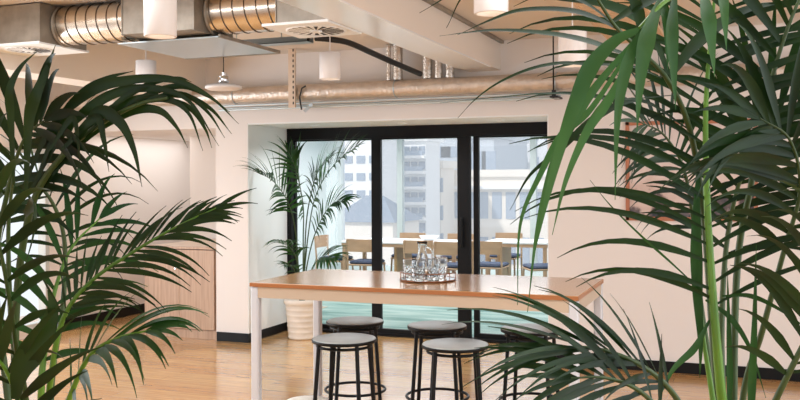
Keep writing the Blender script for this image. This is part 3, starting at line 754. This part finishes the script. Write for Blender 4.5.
# ---- palm in the door recess
mp = empty('potted_palm', (-4.29, 8.30, 0), 'feathery palm in a ribbed cream pot in the white door recess', 'plant')
pot(mp, .185, .41, M['planter'], 1)
mb0 = Vv((-4.29, 8.30, .38))
def D9(px, py, D=9.3): return at(px, py, D)
for k, (tip, kw) in enumerate([
    ([(300, 280, 9.35), (296, 238, 9.3), (289, 205, 9.15), (274, 182, 9.0), (256, 172, 8.8)], dict(n=22, L=.44, Wd=.032, t0=.42, droop=.5, lift=.3)),
    ([(304, 280, 9.35), (308, 235, 9.3), (316, 195, 9.2), (334, 165, 9.0), (356, 147, 8.8)], dict(n=22, L=.40, Wd=.032, t0=.42, droop=.4, lift=.25)),
    ([(302, 280, 9.35), (303, 240, 9.2), (303, 205, 9.0), (296, 170, 8.75), (288, 150, 8.6)], dict(n=20, L=.38, Wd=.03, t0=.4, droop=.45, lift=.2)),
    ([(305, 280, 9.35), (310, 250, 9.2), (320, 222, 9.1), (332, 204, 9.0), (345, 200, 8.9)], dict(n=18, L=.34, Wd=.03, t0=.38, droop=.7)),
    ([(300, 280, 9.3), (297, 262, 9.1), (288, 245, 8.9), (278, 240, 8.7)], dict(n=13, L=.30, Wd=.026, t0=.35, droop=.8)),
    ([(305, 282, 9.3), (312, 268, 9.1), (322, 258, 8.95), (333, 258, 8.85)], dict(n=14, L=.32, Wd=.028, t0=.35, droop=.7)),
    ([(301, 280, 9.3), (294, 270, 9.0), (284, 264, 8.85)], dict(n=9, L=.2, Wd=.024, t0=.3, droop=.8)),
    ([(303, 280, 9.35), (306, 225, 9.25), (312, 190, 9.1), (318, 172, 9.0), (330, 158, 8.8)], dict(n=16, L=.36, Wd=.026, t0=.5, droop=.6)),
  ]):
    pts = [mb0+Vv(((k % 3-1)*.02, (k//3-1)*.02, 0))]+[at(*q) for q in tip[1:]]
    frond(mp, pts, normal=(0, -.6, .8), mats=('leaf_mid', 'stem_dark'), rs=.008, seed=20+k, a0=62, a1=24, **kw)

# ---- right foreground palm
rp = empty('potted_palm', (tuple(at(722, 430, 2.15).xy)+(0,)), 'large foreground palm on the right with a bright green upright stem', 'plant')
pot(rp, .24, .5, M['planter'])
rb = rp.location+Vv((0, 0, .46))
tc = tuple(tocam+Vv((0, 0, .15)))
# main upright frond
frond(rp, [rb, at(726, 460, 2.12), at(719, 380, 2.1), at(712, 290, 2.1), at(707, 200, 2.12), at(706, 110, 2.14), at(712, 30, 2.15), at(722, -60, 2.15)], n=21, L=.47, Wd=.018, t0=.40, normal=tc, a0=62, a1=62, droop=.55, rs=.0135,
      mats=('leaf_dark', 'stem'), lift=.12, seed=3, shape=lambda u: .78+.7*u, Lr=1.0)
# overhanging near frond with broad bright leaves
handfrond(rp, [tuple((770, -200, 2.05)), (770, -120, 1.9), (735, -50, 1.62), (700, -12, 1.5), (668, 0, 1.45), (640, 28, 1.42)],
  [([(645, 28, 1.42), (617, 40, 1.42), (592, 66, 1.4), (576, 102, 1.4), (560, 150, 1.42), (545, 205, 1.43), (534, 255, 1.44)], .027),
   ([(662, -2, 1.45), (648, 38, 1.4), (641, 78, 1.4), (637, 133, 1.41)], .030),
   ([(648, 22, 1.43), (632, 52, 1.4), (622, 88, 1.4), (617, 130, 1.4), (615, 200, 1.42)], .021),
   ([(676, -8, 1.46), (673, 30, 1.42), (674, 68, 1.42), (676, 110, 1.42)], .024),
   ([(664, -4, 1.46), (668, 25, 1.43), (668, 70, 1.43)], .020),
   ([(702, -15, 1.5), (709, 15, 1.46), (712, 42, 1.46), (715, 77, 1.46)], .030),
   ([(722, -25, 1.54), (725, 10, 1.5), (727, 50, 1.5)], .021),
   ([(640, 35, 1.42), (600, 82, 1.44), (575, 118, 1.45), (553, 165, 1.46), (537, 230, 1.47), (527, 312, 1.48)], .018),
   ([(650, 25, 1.43), (612, 95, 1.45), (588, 130, 1.46), (566, 180, 1.47), (552, 235, 1.47)], .018),
   ([(640, 35, 1.42), (592, 108, 1.46), (562, 135, 1.47), (540, 175, 1.48), (520, 225, 1.49), (517, 305, 1.5)], .014)],
  ('leaf_green', 'stem'), rs=.009, normal=tuple(tocam+Vv((.25, 0, .2))), label='near overhanging frond with broad brighter green leaves')
# thin arching leaves reaching left
handfrond(rp, [tuple(rb), (0, 0, 0)] if False else [(722, 470, 2.14), (712, 330, 2.2), (703, 210, 2.22), (690, 130, 2.15), (668, 80, 2.08), (640, 50, 2.0), (615, 25, 1.95), (590, -15, 1.9)],
  [([(655, 62, 2.04), (620, 52, 1.98), (590, 41, 1.95), (548, 33, 1.9), (494, 30, 1.88), (440, 36, 1.86)], .022),
   ([(640, 48, 2.0), (620, 30, 1.96), (590, 15, 1.94), (560, 9, 1.92), (521, 10, 1.9), (491, 20, 1.89), (458, 35, 1.88)], .018),
   ([(622, 30, 1.96), (590, 5, 1.93), (560, -8, 1.9), (520, -18, 1.88), (470, -10, 1.86), (447, 28, 1.85)], .014),
   ([(600, 0, 1.92), (540, -30, 1.9), (480, -20, 1.86), (420, 13, 1.84)], .014),
   ([(668, 80, 2.08), (630, 66, 2.04), (590, 64, 2.0), (560, 63, 1.98), (530, 69, 1.96), (500, 82, 1.95), (476, 99, 1.94), (458, 118, 1.93)], .010),
   ([(675, 95, 2.1), (620, 99, 2.05), (560, 93, 2.02), (500, 97, 2.0), (440, 103, 1.98)], .007),
   ([(640, 48, 2.0), (640, 15, 1.96), (620, -20, 1.92), (560, -35, 1.9)], .028),
   ([(612, 22, 1.95), (660, -5, 1.95), (720, -15, 1.95)], .03),
   ([(668, 80, 2.08), (700, 40, 2.1), (745, 10, 2.12), (800, 0, 2.14)], .034),
   ([(690, 130, 2.15), (640, 100, 2.1), (595, 118, 2.06), (560, 150, 2.04), (530, 175, 2.03), (510, 210, 2.02)], .018),
   ([(682, 110, 2.12), (650, 30, 2.1), (610, 5, 2.06), (560, -2, 2.03), (545, 0, 2.0)], .026)],
  ('leaf_dark', 'stem_dark'), rs=.010, normal=tuple(tocam*.8+Vv((0, 0, .6))))
# low left frond over the stools
frond(rp, [rb+Vv((-.05, 0, 0)), at(705, 470, 2.1), at(685, 415, 2.0), at(662, 382, 1.95), at(630, 360, 1.9), at(592, 348, 1.86), at(552, 348, 1.84)], n=11, L=.36, Wd=.016, t0=.45, normal=(0, -.75, .65), a0=30, a1=10, droop=.32, rs=.010,
      mats=('leaf_dark', 'stem_dark'), lift=.05, seed=11)
frond(rp, [rb+Vv((-.07, -.02, 0)), at(690, 480, 1.98), at(668, 425, 1.9), at(640, 392, 1.85), at(605, 378, 1.82), at(570, 378, 1.8)], n=8, L=.32, Wd=.018, t0=.45, normal=(0, -.75, .65), a0=42, a1=18, droop=.4, rs=.009,
      mats=('leaf_dark', 'stem_dark'), lift=.05, seed=12)
# smaller frond behind the main stem
frond(rp, [rb+Vv((0, .06, 0)), at(712, 400, 2.5), at(700, 300, 2.55), at(694, 230, 2.55), at(684, 170, 2.5), at(664, 135, 2.45), at(640, 122, 2.4)], n=16, L=.30, Wd=.017, t0=.50, normal=tuple(tocam+Vv((0, 0, .5))), a0=66, a1=35, droop=.6, rs=.009,
      mats=('leaf_dark', 'stem_dark'), seed=13)
frond(rp, [rb+Vv((.03, .06, 0)), at(722, 400, 2.4), at(722, 300, 2.45), at(730, 220, 2.45), at(748, 160, 2.4), at(775, 120, 2.35), at(812, 100, 2.3)], n=14, L=.46, Wd=.030, t0=.42, normal=tuple(tocam+Vv((0, 0, .5))), a0=62, a1=30, droop=.5, rs=.010,
      mats=('leaf_dark', 'stem_dark'), seed=14)
frond(rp, [rb+Vv((.05, 0, 0)), at(745, 470, 2.05), at(775, 400, 1.95), at(810, 330, 1.9), at(840, 270, 1.85), at(860, 200, 1.8)], n=12, L=.36, Wd=.022, t0=.45, normal=tuple(tocam), a0=60, a1=35, droop=.5, rs=.010,
      mats=('leaf_dark', 'stem_dark'), seed=15)
frond(rp, [rb+Vv((.02, .03, 0)), at(735, 300, 2.25), at(752, 180, 2.2), at(772, 80, 2.15), at(800, 0, 2.1), at(830, -40, 2.1)], n=14, L=.52, Wd=.031, t0=.42, normal=tuple(tocam+Vv((0, 0, .4))), a0=62, a1=35, droop=.55, rs=.010,
      mats=('leaf_dark', 'stem_dark'), seed=16)
frond(rp, [rb+Vv((.04, .02, 0)), at(740, 420, 2.2), at(762, 330, 2.15), at(784, 250, 2.1), at(800, 190, 2.05), at(790, 140, 2.0), at(760, 118, 1.97)], n=13, L=.42, Wd=.028, t0=.5, normal=tuple(tocam), a0=62, a1=30, droop=.6, rs=.009,
      mats=('leaf_dark', 'stem_dark'), seed=17)
# loose shoots: spears and a broad hanging leaf
handfrond(rp, [(722, 480, 2.12), (712, 400, 2.14), (702, 330, 2.15), (699, 260, 2.16)],
  [([(698, 175, 2.12), (696, 230, 2.12), (697, 290, 2.12), (700, 340, 2.11), (699, 378, 2.11)], .030),
   ([(727, 440, 2.1), (729, 380, 2.1), (728, 320, 2.1), (727, 268, 2.1)], .016),
   ([(748, 460, 2.0), (751, 390, 2.0), (754, 320, 2.0), (756, 245, 2.0)], .020),
   ([(705, 300, 2.12), (730, 318, 2.1), (750, 350, 2.08), (765, 398, 2.06)], .014),
   ([(709, 320, 2.1), (694, 348, 2.08), (672, 370, 2.06), (655, 405, 2.04)], .018),
   ([(700, 290, 2.12), (670, 262, 2.1), (640, 235, 2.1), (610, 205, 2.1), (590, 180, 2.1)], .006),
   ([(722, 296, 2.1), (750, 296, 2.06), (780, 310, 2.04), (815, 335, 2.02)], .012)],
  ('leaf_mid', 'stem'), rs=.009, normal=tuple(tocam), label='lighter young shoots and one broad hanging leaf')

# ---- left foreground palm
lp = empty('potted_palm', (tuple(at(42, 430, 2.1).xy)+(0,)), 'dense dark foreground palm filling the left edge', 'plant')
pot(lp, .24, .5, M['planter'])
lb_ = lp.location+Vv((0, 0, .46))
handfrond(lp, [(40, 460, 2.1), (16, 380, 2.12), (18, 280, 2.1), (34, 200, 2.05), (66, 152, 2.0), (104, 122, 1.97), (140, 104, 1.94), (168, 98, 1.92)],
  [([(22, 190, 2.05), (50, 130, 2.0), (90, 92, 1.95), (130, 80, 1.92), (175, 80, 1.9), (212, 98, 1.88), (239, 124, 1.88)], .024),
   ([(28, 195, 2.05), (62, 135, 2.0), (105, 98, 1.96), (148, 88, 1.93), (188, 100, 1.9), (219, 146, 1.9)], .024),
   ([(36, 200, 2.05), (78, 138, 2.0), (120, 106, 1.96), (160, 98, 1.93), (188, 112, 1.91), (203, 151, 1.9)], .024),
   ([(52, 175, 2.02), (90, 135, 2.0), (128, 112, 1.97), (158, 110, 1.94), (176, 126, 1.92), (188, 148, 1.91)], .024),
   ([(40, 170, 2.02), (60, 122, 2.0), (84, 92, 1.97), (108, 78, 1.95), (134, 71, 1.93)], .022),
   ([(86, 138, 1.98), (116, 104, 1.95), (150, 84, 1.93), (178, 78, 1.92), (192, 82, 1.92)], .015),
   ([(110, 118, 1.96), (145, 96, 1.94), (180, 86, 1.92), (208, 96, 1.9), (230, 112, 1.9)], .015),
   ([(120, 112, 1.96), (155, 98, 1.94), (185, 95, 1.92), (208, 112, 1.91), (225, 138, 1.9)], .015),
   ([(140, 104, 1.95), (165, 100, 1.93), (190, 108, 1.92), (205, 128, 1.91), (212, 148, 1.9)], .014),
   ([(150, 102, 1.95), (180, 95, 1.93), (210, 108, 1.92), (232, 134, 1.9)], .014)],
  ('leaf_olive', 'stem_dark'), rs=.011, normal=tuple(tocam+Vv((0, 0, .3))))
frond(lp, [lb_, at(46, 440, 2.05), at(51, 372, 2.0), at(63, 318, 1.98), at(90, 282, 1.96), at(136, 250, 1.93), at(178, 226, 1.9), at(216, 208, 1.88)], n=24, L=.24, Wd=.013, t0=.42, normal=tuple(tocam*.8+Vv((0, 0, .5))), a0=46, a1=10, droop=.35, rs=.008,
      mats=('leaf_dark', 'stem'), lift=.1, seed=32, shape=lambda u: (.8+.4*u if u < .5 else 1-1.3*(u-.5)), Lr=.62)
frond(lp, [lb_+Vv((.03, -.02, 0)), at(56, 450, 1.95), at(70, 395, 1.9), at(90, 355, 1.86), at(118, 338, 1.83), at(150, 330, 1.8)], n=11, L=.22, Wd=.020, t0=.40, normal=tuple(tocam*.5+Vv((0, 0, .8))), a0=52, a1=18, droop=.75, rs=.009,
      mats=('leaf_mid', 'stem'), lift=.1, seed=33)
frond(lp, [lb_+Vv((-.02, .04, 0)), at(50, 400, 2.3), at(62, 310, 2.35), at(64, 240, 2.35), at(48, 196, 2.3), at(20, 178, 2.25), at(-20, 180, 2.2)], n=15, L=.32, Wd=.014, t0=.42, normal=tuple(tocam*.5+Vv((0, 0, .7))), a0=65, a1=35, droop=.75, rs=.009,
      mats=('leaf_dark', 'stem_dark'), seed=34)
frond(lp, [lb_+Vv((-.04, 0, 0)), at(28, 440, 1.9), at(16, 350, 1.8), at(4, 270, 1.72), at(-14, 200, 1.65), at(-40, 150, 1.6)], n=10, L=.28, Wd=.020, t0=.36, normal=tuple(tocam), a0=50, a1=30, droop=.6, rs=.007,
      mats=('leaf_dark', 'stem_dark'), seed=35)
frond(lp, [lb_+Vv((0, 0, 0)), at(40, 420, 2.0), at(44, 350, 2.0), at(52, 300, 2.02), at(70, 250, 2.05), at(100, 218, 2.1)], n=9, L=.24, Wd=.018, t0=.34, normal=tuple(tocam), a0=60, a1=30, droop=.7, rs=.009,
      mats=('leaf_mid', 'stem'), seed=36)
frond(lp, [lb_+Vv((0, -.02, 0)), at(30, 460, 1.85), at(20, 410, 1.8), at(5, 370, 1.75), at(-20, 340, 1.7)], n=8, L=.28, Wd=.022, t0=.2, normal=tuple(tocam), a0=60, a1=35, droop=.2, rs=.009,
      mats=('leaf_dark', 'stem'), seed=37, lift=.1)
frond(lp, [lb_+Vv((-.05, .05, 0)), at(5, 380, 2.2), at(-5, 270, 2.15), at(8, 190, 2.1), at(24, 140, 2.05), at(45, 120, 2.0)], n=9, L=.38, Wd=.032, t0=.52, normal=tuple(tocam), a0=60, a1=30, droop=.7, rs=.010,
      mats=('leaf_dark', 'stem_dark'), seed=38)
handfrond(lp, [(40, 470, 2.05), (14, 350, 2.05), (8, 240, 2.0), (14, 170, 1.95)],
  [([(14, 185, 1.95), (11, 120, 1.92), (10, 90, 1.9), (21, 67, 1.9), (38, 51, 1.9)], .020),
   ([(26, 190, 1.95), (29, 122, 1.92), (36, 96, 1.9), (47, 70, 1.9), (56, 45, 1.9)], .028),
   ([(78, 140, 1.95), (98, 112, 1.94), (120, 122, 1.93), (134, 150, 1.92), (142, 187, 1.92)], .030),
   ([(62, 150, 1.95), (95, 118, 1.94), (104, 140, 1.93), (109, 172, 1.92)], .022),
   ([(50, 150, 1.95), (72, 118, 1.94), (78, 140, 1.93), (80, 168, 1.92)], .016),
   ([(24, 215, 1.8), (34, 205, 1.75), (33, 235, 1.73), (20, 280, 1.72)], .034),
   ([(14, 400, 1.75), (20, 370, 1.73), (40, 340, 1.72), (52, 310, 1.72), (47, 290, 1.72)], .050)],
  ('leaf_olive', 'stem_dark'), rs=.009, normal=tuple(tocam))
